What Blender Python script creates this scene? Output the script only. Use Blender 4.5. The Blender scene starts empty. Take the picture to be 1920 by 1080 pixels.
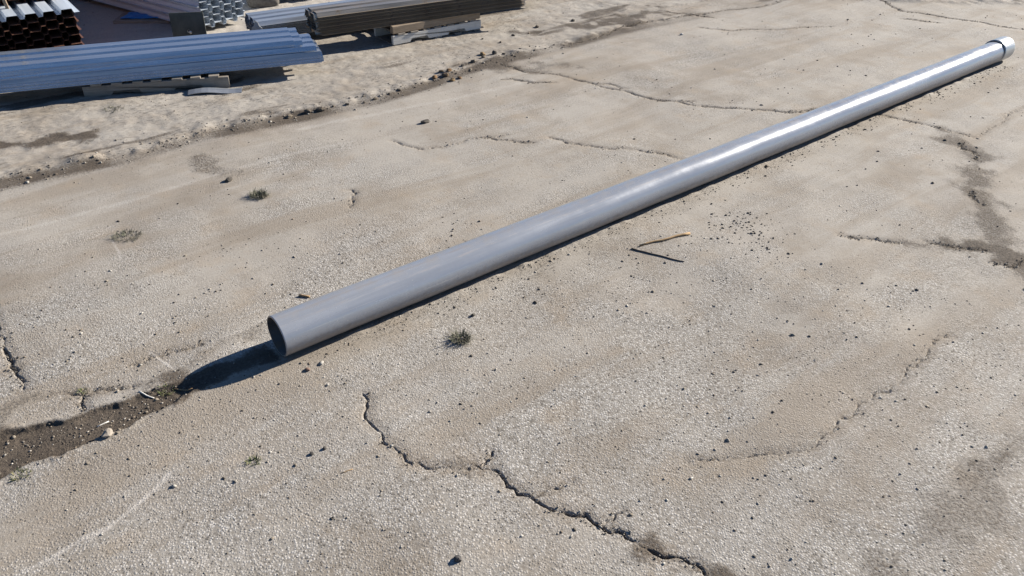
import bpy, bmesh, math, random
import numpy as np
from mathutils import Vector, Matrix

# ------------------------------------------------------------------ camera, sky, sun, exposure
scene = bpy.context.scene
COL = scene.collection
CAM_H, PITCH, ROLL = 2.4837, 0.59203, 0.02
SUN_AZ, SUN_EL = math.radians(34.5), math.radians(23.5)      # azimuth counted from +X towards +Y

cam_data = bpy.data.cameras.new('camera')
cam_data.sensor_width = 36.0
cam_data.lens = 1450.0 / 1920.0 * 36.0
cam_data.clip_start = 0.05
cam_data.clip_end = 2000.0
cam = bpy.data.objects.new('camera', cam_data)
COL.objects.link(cam)
_fw = Vector((0, math.cos(PITCH), -math.sin(PITCH)))
_r0, _u0 = Vector((1, 0, 0)), Vector((0, math.sin(PITCH), math.cos(PITCH)))
_r = math.cos(ROLL) * _r0 + math.sin(ROLL) * _u0
_u = -math.sin(ROLL) * _r0 + math.cos(ROLL) * _u0
_m = Matrix((_r, _u, -_fw)).transposed().to_4x4()
_m.translation = (0, 0, CAM_H)
cam.matrix_world = _m
scene.camera = cam

world = bpy.data.worlds.new('World')
scene.world = world
world.use_nodes = True
wn = world.node_tree
wn.nodes.clear()
w_out = wn.nodes.new('ShaderNodeOutputWorld')
w_bg = wn.nodes.new('ShaderNodeBackground')
w_sky = wn.nodes.new('ShaderNodeTexSky')
w_sky.sky_type = 'NISHITA'
w_sky.sun_disc = False
w_sky.sun_elevation = SUN_EL
w_sky.sun_rotation = math.pi / 2 - SUN_AZ
w_sky.air_density = 0.8
w_sky.dust_density = 0.1
w_sky.ozone_density = 6.0
w_bg.inputs['Strength'].default_value = 0.05
wn.links.new(w_sky.outputs[0], w_bg.inputs[0])
wn.links.new(w_bg.outputs[0], w_out.inputs[0])

sun_data = bpy.data.lights.new('sun', 'SUN')
sun_data.energy = 5.0
sun_data.angle = math.radians(0.55)
sun_data.color = (1.0, 0.93, 0.83)
sun = bpy.data.objects.new('sun', sun_data)
COL.objects.link(sun)
sun.location = (6, 6, 8)
_sd = Vector((math.cos(SUN_EL) * math.cos(SUN_AZ), math.cos(SUN_EL) * math.sin(SUN_AZ), math.sin(SUN_EL)))
sun.rotation_euler = _sd.to_track_quat('Z', 'Y').to_euler()

scene.view_settings.view_transform = 'Standard'
scene.view_settings.look = 'None'
scene.view_settings.exposure = 1.20
scene.view_settings.gamma = 1.0
scene.view_settings.use_curve_mapping = False
scene.render.engine = 'CYCLES'
scene.cycles.max_bounces = 6

# ------------------------------------------------------------------ helpers
def setp(o, label=None, cat=None, group=None, kind=None):
    if label: o['label'] = label
    if cat: o['category'] = cat
    if group: o['group'] = group
    if kind: o['kind'] = kind
    return o

def empty(name, loc=(0, 0, 0), rz=0.0):
    o = bpy.data.objects.new(name, None)
    o.empty_display_size = 0.1
    COL.objects.link(o)
    o.location = loc
    o.rotation_euler = (0, 0, rz)
    return o

def link(name, me, parent=None, loc=None, rot=None):
    o = bpy.data.objects.new(name, me)
    COL.objects.link(o)
    if parent is not None: o.parent = parent
    if loc is not None: o.location = loc
    if rot is not None: o.rotation_euler = rot
    return o

def mesh_of(name, verts, faces, mat, smooth=False):
    me = bpy.data.meshes.new(name)
    me.from_pydata([tuple(v) for v in verts], [], faces)
    if mat: me.materials.append(mat)
    if smooth:
        me.polygons.foreach_set('use_smooth', [True] * len(me.polygons))
    me.update()
    return me

def bm_mesh(name, bm, mat, smooth=False):
    bmesh.ops.recalc_face_normals(bm, faces=bm.faces)
    me = bpy.data.meshes.new(name)
    bm.to_mesh(me)
    bm.free()
    if mat: me.materials.append(mat)
    if smooth:
        me.polygons.foreach_set('use_smooth', [True] * len(me.polygons))
    return me

def rough_box(name, sx, sy, sz, mat, rnd, bevel=0.004, jit=0.003):
    """a sawn board: bevelled box, centre at the middle of its base, corners a little out of true"""
    bm = bmesh.new()
    bmesh.ops.create_cube(bm, size=1.0)
    for v in bm.verts:
        v.co = Vector((v.co.x * sx + rnd.uniform(-jit, jit), v.co.y * sy + rnd.uniform(-jit, jit), (v.co.z + 0.5) * sz + rnd.uniform(-jit, jit) * 0.5))
    bmesh.ops.bevel(bm, geom=list(bm.edges), offset=bevel, segments=1, affect='EDGES')
    return bm_mesh(name, bm, mat)

class NT:
    """small helper to write node trees"""
    def __init__(self, name):
        self.mat = bpy.data.materials.new(name)
        self.mat.use_nodes = True
        self.t = self.mat.node_tree
        self.t.nodes.clear()
        self.out = self.t.nodes.new('ShaderNodeOutputMaterial')
        self.bsdf = self.t.nodes.new('ShaderNodeBsdfPrincipled')
        self.t.links.new(self.bsdf.outputs[0], self.out.inputs[0])
    def node(self, kind, **kw):
        n = self.t.nodes.new(kind)
        for k, v in kw.items(): setattr(n, k, v)
        return n
    def put(self, sock, v):
        if hasattr(v, 'node') or hasattr(v, 'is_output'): self.t.links.new(v, sock)
        else: sock.default_value = v
    def coord(self, which='Object'):
        return self.node('ShaderNodeTexCoord').outputs[which]
    def mapping(self, vec, scale=(1, 1, 1), rot=(0, 0, 0), loc=(0, 0, 0)):
        n = self.node('ShaderNodeMapping')
        self.put(n.inputs['Vector'], vec)
        n.inputs['Scale'].default_value = scale
        n.inputs['Rotation'].default_value = rot
        n.inputs['Location'].default_value = loc
        return n.outputs[0]
    def dragged(self, vec, ang, along, across):
        return self.mapping(self.mapping(vec, rot=(0, 0, -ang)), scale=(along, across, 1.0))
    def noise(self, vec, scale, detail=4.0, rough=0.55, dist=0.0):
        n = self.node('ShaderNodeTexNoise')
        self.put(n.inputs['Vector'], vec)
        n.inputs['Scale'].default_value = scale
        n.inputs['Detail'].default_value = detail
        n.inputs['Roughness'].default_value = rough
        n.inputs['Distortion'].default_value = dist
        return n.outputs[0]
    def voronoi(self, vec, scale, feature='F1', rnd=1.0):
        n = self.node('ShaderNodeTexVoronoi', feature=feature)
        self.put(n.inputs['Vector'], vec)
        n.inputs['Scale'].default_value = scale
        n.inputs['Randomness'].default_value = rnd
        return n
    def ramp(self, fac, lo, hi, a=0.0, b=1.0, smooth=True):
        n = self.node('ShaderNodeMapRange', interpolation_type='SMOOTHSTEP' if smooth else 'LINEAR')
        self.put(n.inputs[0], fac)
        n.inputs[1].default_value = lo; n.inputs[2].default_value = hi
        n.inputs[3].default_value = a; n.inputs[4].default_value = b
        return n.outputs[0]
    def math(self, op, a, b=None, clamp=False):
        n = self.node('ShaderNodeMath', operation=op, use_clamp=clamp)
        self.put(n.inputs[0], a)
        if b is not None: self.put(n.inputs[1], b)
        return n.outputs[0]
    def mix(self, fac, a, b, blend='MIX'):
        n = self.node('ShaderNodeMix', data_type='RGBA', blend_type=blend)
        n.clamp_factor = True
        self.put(n.inputs[0], fac)
        self.put(n.inputs[6], a if hasattr(a, 'node') else (*a, 1.0))
        self.put(n.inputs[7], b if hasattr(b, 'node') else (*b, 1.0))
        return n.outputs[2]
    def attr(self, name, out='Fac'):
        return self.node('ShaderNodeAttribute', attribute_name=name).outputs[out]
    def bump(self, height, strength=0.5, dist=0.01, normal=None):
        n = self.node('ShaderNodeBump')
        n.inputs['Strength'].default_value = strength
        n.inputs['Distance'].default_value = dist
        self.put(n.inputs['Height'], height)
        if normal is not None: self.put(n.inputs['Normal'], normal)
        return n.outputs[0]
    def final(self, color=None, rough=None, metal=None, normal=None, spec=None):
        b = self.bsdf
        if color is not None: self.put(b.inputs['Base Color'], color if hasattr(color, 'node') else (*color, 1.0))
        if rough is not None: self.put(b.inputs['Roughness'], rough)
        if metal is not None: self.put(b.inputs['Metallic'], metal)
        if normal is not None: self.put(b.inputs['Normal'], normal)
        if spec is not None: b.inputs['Specular IOR Level'].default_value = spec
        return self.mat

# ------------------------------------------------------------------ materials
RIDGE_ANG = math.radians(40.0)          # direction in which wheels have dragged the dirt

def mat_ground():
    n = NT('worn_pavement')
    co = n.coord('Object')
    soil, dark, crack, agg, scr = (n.attr(a) for a in ('soil', 'dark', 'crack', 'agg', 'scratch'))
    drag = n.dragged(co, RIDGE_ANG, 0.30, 1.5)
    # worn aggregate: pale and grey chips in a beige binder
    vor = n.voronoi(co, 102.0)
    chip = n.node('ShaderNodeSeparateColor')
    n.put(chip.inputs[0], vor.outputs['Color'])
    c1 = n.mix(n.ramp(chip.outputs[0], 0.15, 0.95), (0.252, 0.236, 0.212), (0.430, 0.411, 0.382))
    c1 = n.mix(n.ramp(chip.outputs[1], 0.84, 0.92), c1, (0.125, 0.114, 0.100))
    c1 = n.mix(n.ramp(chip.outputs[2], 0.90, 0.96), c1, (0.51, 0.485, 0.45))
    chips = n.mix(n.ramp(vor.outputs['Distance'], 0.30, 0.64, 0.0, 0.6), c1, (0.195, 0.172, 0.142))
    # dusty film
    d_lo = n.noise(co, 0.9, 5.0, 0.6)
    d_md = n.noise(drag, 2.6, 6.0, 0.62, 0.4)
    d_fi = n.noise(co, 70.0, 5.0, 0.7)
    dust_c = n.mix(n.ramp(d_fi, 0.3, 0.72), (0.262, 0.231, 0.193), (0.350, 0.317, 0.272))
    dust_c = n.mix(n.ramp(d_md, 0.38, 0.66, 0.0, 0.55), dust_c, (0.35, 0.322, 0.280))
    film = n.math('ADD', n.ramp(d_lo, 0.32, 0.66, -0.10, 0.50), n.ramp(d_md, 0.35, 0.68, -0.1, 0.50))
    film = n.math('ADD', film, n.math('MULTIPLY', soil, 1.0))
    film = n.math('ADD', film, n.ramp(agg, 0.1, 0.9, 0.36, -0.34), clamp=True)
    film = n.math('MULTIPLY', film, n.ramp(d_fi, 0.15, 0.6, 0.55, 1.0), clamp=True)
    film_c = n.math('MULTIPLY', film, 0.9)
    col = n.mix(film_c, chips, dust_c)
    # broad pale and dull areas of wear
    w_lo = n.noise(drag, 0.8, 4.0, 0.6)
    col = n.mix(n.ramp(w_lo, 0.36, 0.70, 0.0, 0.36), col, (0.370, 0.350, 0.318))
    band = n.noise(n.dragged(co, RIDGE_ANG, 0.22, 1.3), 2.1, 5.0, 0.6, 0.5)
    col = n.mix(n.ramp(band, 0.46, 0.66, 0.0, 0.68), col, (0.242, 0.204, 0.160))
    w2 = n.noise(n.mapping(co, loc=(7.3, 2.1, 0)), 1.7, 5.0, 0.65)
    col = n.mix(n.ramp(w2, 0.48, 0.72, 0.0, 0.60), col, (0.215, 0.180, 0.140))
    # crumbs and dark flecks dragged about in the loose dirt
    fl = n.noise(n.dragged(co, RIDGE_ANG, 0.5, 1.4), 38.0, 5.0, 0.74, 0.3)
    fl_m = n.math('MULTIPLY', n.ramp(fl, 0.53, 0.64), n.ramp(soil, 0.15, 0.85, 0.0, 1.0))
    fl_m = n.math('MULTIPLY', fl_m, n.ramp(n.noise(co, 2.3, 3.0), 0.35, 0.6, 0.30, 1.0))
    col = n.mix(n.math('MULTIPLY', fl_m, 0.70), col, (0.105, 0.090, 0.072))
    # rusty and tan tints
    tn = n.noise(n.mapping(co, loc=(3.3, 9.1, 0)), 3.2, 4.0, 0.6)
    col = n.mix(n.ramp(tn, 0.52, 0.72, 0.0, 0.30), col, (0.30, 0.235, 0.165))
    # scuffs
    col = n.mix(n.math('MULTIPLY', scr, n.ramp(d_fi, 0.3, 0.6, 0.2, 0.9)), col, (0.47, 0.44, 0.40))
    # small dark pits and grit
    pit = n.voronoi(co, 34.0)
    pit_m = n.math('MULTIPLY', n.ramp(pit.outputs['Distance'], 0.10, 0.17, 1.0, 0.0), n.ramp(n.noise(co, 3.1, 3.0), 0.46, 0.62))
    col = n.mix(n.math('MULTIPLY', pit_m, 0.75), col, (0.075, 0.066, 0.055))
    # dark damp soil, plus shade painted into the pipe end's shadow
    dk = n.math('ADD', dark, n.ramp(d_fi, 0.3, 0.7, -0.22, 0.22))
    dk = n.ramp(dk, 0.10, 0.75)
    soil_and_shade = n.mix(n.ramp(n.noise(co, 70.0, 5.0, 0.75), 0.35, 0.68), (0.042, 0.032, 0.024), (0.105, 0.082, 0.060))
    col = n.mix(n.math('MULTIPLY', dk, 0.92), col, soil_and_shade)
    # dirt filling the cracks
    cr = n.math('ADD', crack, n.ramp(n.noise(co, 85.0, 4.0, 0.75), 0.25, 0.75, -0.0065, 0.0065, False))
    cr_m = n.ramp(cr, -0.004, 0.0015, 1.0, 0.0)
    col = n.mix(n.math('MULTIPLY', cr_m, 0.88), col, (0.068, 0.056, 0.044))
    halo = n.ramp(crack, 0.0, 0.06, 0.5, 0.0)
    col = n.mix(n.math('MULTIPLY', halo, n.ramp(d_fi, 0.35, 0.65)), col, (0.16, 0.128, 0.095))
    # relief
    hgt = n.math('MULTIPLY', n.ramp(vor.outputs['Distance'], 0.0, 0.62, 1.0, 0.0), n.ramp(film, 0.25, 1.0, 1.0, 0.18))
    hgt = n.math('ADD', hgt, n.math('MULTIPLY', n.math('SUBTRACT', chip.outputs[0], 0.5), n.ramp(film, 0.2, 1.0, 0.7, 0.05)))
    hgt = n.math('ADD', hgt, n.math('MULTIPLY', d_fi, 1.1))
    hgt = n.math('SUBTRACT', hgt, n.math('MULTIPLY', pit_m, 1.2))
    hgt = n.math('SUBTRACT', hgt, n.math('MULTIPLY', cr_m, 2.5))
    hgt = n.math('ADD', hgt, n.math('MULTIPLY', fl_m, 1.6))
    hgt = n.math('ADD', hgt, n.math('MULTIPLY', n.math('MULTIPLY', dk, n.noise(co, 55.0, 4.0, 0.75)), 4.0))
    return n.final(col, 0.93, 0.0, n.bump(hgt, 0.56, 0.0028), 0.25)

def mat_metal(name, base, base2, rough, spangle=0.0, metal=1.0, rust=0.0, streak=True, grime=(0.10, 0.075, 0.055)):
    n = NT(name)
    co = n.coord('Object')
    st = n.noise(n.mapping(co, scale=(0.6, 14.0, 14.0)) if streak else co, 3.0, 5.0, 0.6)
    col = n.mix(n.ramp(st, 0.3, 0.7), base, base2)
    r = n.ramp(st, 0.25, 0.75, rough - 0.07, rough + 0.09)
    if spangle:
        v = n.voronoi(co, 60.0)
        s = n.node('ShaderNodeSeparateColor')
        n.put(s.inputs[0], v.outputs['Color'])
        col = n.mix(n.math('MULTIPLY', s.outputs[0], spangle), col, tuple(c * 1.35 for c in base2))
    m = metal
    if rust:
        rm = n.ramp(n.noise(co, 7.0, 6.0, 0.7), 0.68 - rust * 0.35, 0.80 - rust * 0.25)
        col = n.mix(n.math('MULTIPLY', rm, 0.85), col, grime)
        r = n.math('ADD', r, n.math('MULTIPLY', rm, 0.3), clamp=True)
        m = n.math('MULTIPLY', n.math('SUBTRACT', 1.0, n.math('MULTIPLY', rm, 0.8)), metal)
    return n.final(col, r, m, n.bump(n.noise(co, 25.0, 3.0), 0.08, 0.004))

def mat_pipe():
    n = NT('mill_steel_pipe')
    co = n.coord('Object')               # x runs along the pipe, angle from y and z
    st = n.noise(n.mapping(co, scale=(0.5, 9.0, 9.0)), 2.2, 6.0, 0.6)
    sp = n.noise(co, 40.0, 4.0, 0.65)
    col = n.mix(n.ramp(st, 0.3, 0.7), (0.275, 0.295, 0.332), (0.330, 0.350, 0.386))
    col = n.mix(n.ramp(sp, 0.60, 0.78, 0.0, 0.35), col, (0.19, 0.185, 0.185))
    sx = n.node('ShaderNodeSeparateXYZ')
    n.put(sx.inputs[0], co)
    ang = n.math('ARCTAN2', sx.outputs[2], n.math('MULTIPLY', sx.outputs[1], -1.0))   # 0 = towards the viewer's side, pi/2 = crown
    # a thin brown rub mark along the flank, strongest near the cut end
    wob = n.ramp(n.noise(n.mapping(co, scale=(1.2, 0, 0)), 1.5, 3.0), 0.2, 0.8, -0.08, 0.08, False)
    d = n.math('ABSOLUTE', n.math('SUBTRACT', n.math('ADD', ang, wob), 1.02))
    rub = n.math('MULTIPLY', n.ramp(d, 0.015, 0.10, 1.0, 0.0), n.ramp(n.noise(n.mapping(co, scale=(3, 20, 20)), 2.0, 4.0), 0.40, 0.62))
    rub = n.math('MULTIPLY', rub, n.ramp(sx.outputs[0], 2.0, 3.6, 0.30, 0.0))
    col = n.mix(rub, col, (0.22, 0.165, 0.125))
    # dirt splashed up from below
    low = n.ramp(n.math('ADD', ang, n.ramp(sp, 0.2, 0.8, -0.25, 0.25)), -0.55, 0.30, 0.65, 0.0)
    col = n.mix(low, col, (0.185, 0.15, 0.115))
    v = n.voronoi(co, 55.0)
    fleck = n.math('MULTIPLY', n.ramp(v.outputs['Distance'], 0.06, 0.12, 1.0, 0.0), n.ramp(n.noise(co, 4.0, 3.0), 0.55, 0.62))
    col = n.mix(fleck, col, (0.55, 0.54, 0.52))
    r = n.math('ADD', n.math('ADD', n.ramp(st, 0.25, 0.75, 0.205, 0.26), n.ramp(n.noise(co, 5.0, 5.0, 0.65), 0.35, 0.7, -0.015, 0.04)), n.math('MULTIPLY', n.math('ADD', low, rub), 0.3), clamp=True)
    m = n.math('SUBTRACT', 0.22, n.math('MULTIPLY', n.math('ADD', low, rub), 0.75), clamp=True)
    # long scratches and a dusty film on the crown
    sc = n.noise(n.mapping(co, scale=(0.9, 60.0, 60.0)), 2.0, 3.0, 0.6)
    scm = n.math('MULTIPLY', n.ramp(sc, 0.60, 0.67), n.ramp(n.noise(co, 1.7, 3.0), 0.45, 0.62, 0.0, 0.5))
    col = n.mix(scm, col, (0.44, 0.44, 0.44))
    d2 = n.math('ABSOLUTE', n.math('SUBTRACT', n.math('ADD', ang, wob), 1.42))
    rub2 = n.math('MULTIPLY', n.ramp(d2, 0.03, 0.16, 0.45, 0.0), n.ramp(n.noise(n.mapping(co, scale=(1.6, 12, 12)), 2.0, 5.0), 0.45, 0.65))
    col = n.mix(rub2, col, (0.30, 0.255, 0.215))
    dusty = n.math('MULTIPLY', n.ramp(ang, 0.9, 1.6), n.ramp(n.noise(co, 9.0, 6.0, 0.7), 0.40, 0.66, 0.0, 0.55))
    col = n.mix(dusty, col, (0.33, 0.30, 0.265))
    r = n.math('ADD', r, n.math('MULTIPLY', dusty, 0.3), clamp=True)
    hb = n.math('ADD', n.math('MULTIPLY', n.noise(n.mapping(co, scale=(1.0, 1.6, 1.6)), 3.0, 3.0), 5.0), sp)
    return n.final(col, r, m, n.bump(hb, 0.10, 0.003))

def mat_wood(name, a, b, weather=0.5, rough=0.85):
    n = NT(name)
    oi = n.node('ShaderNodeObjectInfo')
    co = n.coord('Object')
    g = n.noise(n.mapping(co, scale=(2.0, 28.0, 28.0)), 3.0, 6.0, 0.65, 0.6)
    col = n.mix(n.ramp(g, 0.3, 0.7), a, b)
    col = n.mix(n.math('MULTIPLY', oi.outputs['Random'], 0.35), col, tuple(c * 0.7 for c in a))
    col = n.mix(n.ramp(n.noise(co, 6.0, 5.0, 0.7), 0.5, 0.75, 0.0, weather), col, (0.11, 0.095, 0.08))
    return n.final(col, rough, 0.0, n.bump(g, 0.3, 0.003), 0.3)

def mat_vcol(name, attr='tint', rough=0.9, scale=60.0):
    n = NT(name)
    co = n.coord('Object')
    c = n.attr(attr, 'Color')
    f = n.noise(co, scale, 4.0, 0.7)
    col = n.mix(n.ramp(f, 0.3, 0.7, 0.0, 0.45), c, (0.10, 0.085, 0.07))
    return n.final(col, rough, 0.0, n.bump(f, 0.4, 0.004), 0.25)

def mat_plain(name, a, b, rough=0.8, scale=20.0, metal=0.0, bump=0.3):
    n = NT(name)
    co = n.coord('Object')
    f = n.noise(co, scale, 5.0, 0.65)
    return n.final(n.mix(n.ramp(f, 0.3, 0.7), a, b), rough, metal, n.bump(f, bump, 0.006), 0.4)

M = {}
M['ground'] = mat_ground()
M['pipe'] = mat_pipe()
M['pipe_in'] = mat_metal('pipe_bore', (0.035, 0.035, 0.040), (0.062, 0.061, 0.066), 0.6, 0, 0.3, 0.5)
M['coupling'] = mat_metal('zinc_coupling', (0.36, 0.375, 0.38), (0.45, 0.465, 0.47), 0.36, 0.0, 0.45)
M['cut'] = mat_metal('cut_steel_edge', (0.30, 0.27, 0.25), (0.42, 0.39, 0.36), 0.5, 0, 0.8, 0.3)
M['rubber'] = mat_plain('black_gasket', (0.012, 0.012, 0.014), (0.025, 0.024, 0.024), 0.7, 30.0)
M['galv'] = mat_metal('galvanised_sheet', (0.40, 0.435, 0.485), (0.52, 0.555, 0.605), 0.19, 0.15, 0.78)
M['galv_dull'] = mat_metal('dull_galvanised_sheet', (0.32, 0.345, 0.38), (0.43, 0.455, 0.49), 0.36, 0.12, 0.60, 0.1)
M['weathered'] = mat_metal('weathered_sheet', (0.24, 0.205, 0.165), (0.38, 0.325, 0.265), 0.36, 0.0, 0.55, 0.45, True, (0.12, 0.085, 0.06))
M['oxide'] = mat_metal('red_oxide_sheet', (0.125, 0.062, 0.042), (0.185, 0.090, 0.058), 0.55, 0.0, 0.25, 0.3, True, (0.085, 0.045, 0.03))
M['white_top'] = mat_metal('white_zinc_sheet', (0.42, 0.47, 0.52), (0.50, 0.545, 0.60), 0.45, 0.1, 0.12)
M['steel_dark'] = mat_plain('mill_scale_plate', (0.055, 0.06, 0.055), (0.095, 0.098, 0.088), 0.6, 9.0, 0.4, 0.15)
M['steel_grey'] = mat_plain('primed_grey_plate', (0.30, 0.305, 0.31), (0.38, 0.385, 0.385), 0.6, 9.0, 0.2, 0.1)
M['bolt'] = mat_plain('bright_bolt', (0.75, 0.75, 0.76), (0.85, 0.85, 0.85), 0.18, 9.0, 1.0, 0.05)
M['wood_grey'] = mat_wood('weathered_pallet_wood', (0.215, 0.185, 0.15), (0.32, 0.285, 0.24))
M['wood_white'] = mat_wood('whitewashed_pallet_wood', (0.56, 0.54, 0.49), (0.68, 0.66, 0.61), 0.22)
M['wood_brown'] = mat_wood('brown_timber', (0.23, 0.175, 0.12), (0.33, 0.255, 0.18), 0.3)
M['stick'] = mat_wood('dry_stick', (0.27, 0.17, 0.085), (0.38, 0.26, 0.14), 0.15)
M['rod'] = mat_plain('dark_twig', (0.075, 0.062, 0.050), (0.13, 0.108, 0.088), 0.8, 40.0)
M['blue'] = mat_plain('blue_plastic_sheet', (0.02, 0.16, 0.48), (0.03, 0.24, 0.62), 0.5, 14.0, 0.0, 0.5)
M['concrete'] = mat_plain('dirty_concrete', (0.10, 0.092, 0.08), (0.17, 0.155, 0.135), 0.9, 30.0, 0.0, 0.6)
M['stones'] = mat_vcol('loose_stone')
M['grass'] = mat_vcol('dry_grass', 'tint', 0.8, 30.0)

# ------------------------------------------------------------------ ground relief (world-space functions)
def _hash(ix, iy, s):
    h = (ix.astype(np.int64) * 374761393 + iy.astype(np.int64) * 668265263 + s * 974634777) & 0xFFFFFFFF
    h = ((h ^ (h >> 13)) * 1274126177) & 0xFFFFFFFF
    h = h ^ (h >> 16)
    return (h & 0xFFFFFF) / float(0xFFFFFF)

def vnoise(x, y, s=0):
    ix = np.floor(x); iy = np.floor(y)
    fx = x - ix; fy = y - iy
    fx = fx * fx * fx * (fx * (fx * 6 - 15) + 10)
    fy = fy * fy * fy * (fy * (fy * 6 - 15) + 10)
    a = _hash(ix, iy, s); b = _hash(ix + 1, iy, s); c = _hash(ix, iy + 1, s); d = _hash(ix + 1, iy + 1, s)
    return (a + (b - a) * fx) * (1 - fy) + (c + (d - c) * fx) * fy - 0.5

def fbm(x, y, sc, octv=3, s=0):
    o = np.zeros_like(x); a = 1.0
    for k in range(octv):
        o += a * vnoise(x * sc, y * sc, s + 17 * k)
        sc *= 2.03; a *= 0.5
    return o

def sstep(v, a, b):
    t = np.clip((v - a) / (b - a), 0, 1)
    return t * t * (3 - 2 * t)

def roughen(pts, amp, rnd, minlen=0.02):
    """give a polyline the zigzag of a real crack"""
    pts = [np.array(p[:2], float) for p in pts]
    for it in range(8):
        out = [pts[0]]; any_split = False
        for a, b in zip(pts[:-1], pts[1:]):
            L = np.hypot(*(b - a))
            if L > minlen * 2:
                nrm = np.array([-(b - a)[1], (b - a)[0]]) / max(L, 1e-9)
                out.append((a + b) / 2 + nrm * L * amp * rnd.uniform(-1, 1)); any_split = True
            out.append(b)
        pts = out
        if not any_split: break
    return pts

def dist_poly(X, Y, pts, reach, wfun=None):
    """distance to a polyline (capped at reach), with the 0-1 position along it"""
    D = np.full(X.shape, reach, float); S = np.zeros(X.shape)
    P = np.array(pts); seg = np.hypot(*(P[1:] - P[:-1]).T); cum = np.concatenate([[0], np.cumsum(seg)])
    lo = P.min(0) - reach; hi = P.max(0) + reach
    sel = np.nonzero((X > lo[0]) & (X < hi[0]) & (Y > lo[1]) & (Y < hi[1]))[0]
    if len(sel) == 0: return D, S
    x = X[sel]; y = Y[sel]; d = np.full(x.shape, reach, float); s = np.zeros(x.shape)
    order = np.argsort(x); xs = x[order]
    for i in range(len(P) - 1):
        a, b = P[i], P[i + 1]
        i0 = np.searchsorted(xs, min(a[0], b[0]) - reach); i1 = np.searchsorted(xs, max(a[0], b[0]) + reach)
        idx = order[i0:i1]
        yy = y[idx]
        idx = idx[(yy > min(a[1], b[1]) - reach) & (yy < max(a[1], b[1]) + reach)]
        if len(idx) == 0: continue
        ab = b - a; L2 = ab @ ab + 1e-12
        t = np.clip(((x[idx] - a[0]) * ab[0] + (y[idx] - a[1]) * ab[1]) / L2, 0, 1)
        dd = np.hypot(x[idx] - a[0] - t * ab[0], y[idx] - a[1] - t * ab[1])
        bet = dd < d[idx]
        d[idx[bet]] = dd[bet]; s[idx[bet]] = (cum[i] + t[bet] * seg[i]) / cum[-1]
    D[sel] = d; S[sel] = s
    return D, S

def side_of(X, Y, pts):
    """signed offset from a long polyline running left to right: positive on its far side"""
    P = np.array(sorted([p[:2] for p in pts]))
    return Y - np.interp(X, P[:, 0], P[:, 1])

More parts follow.
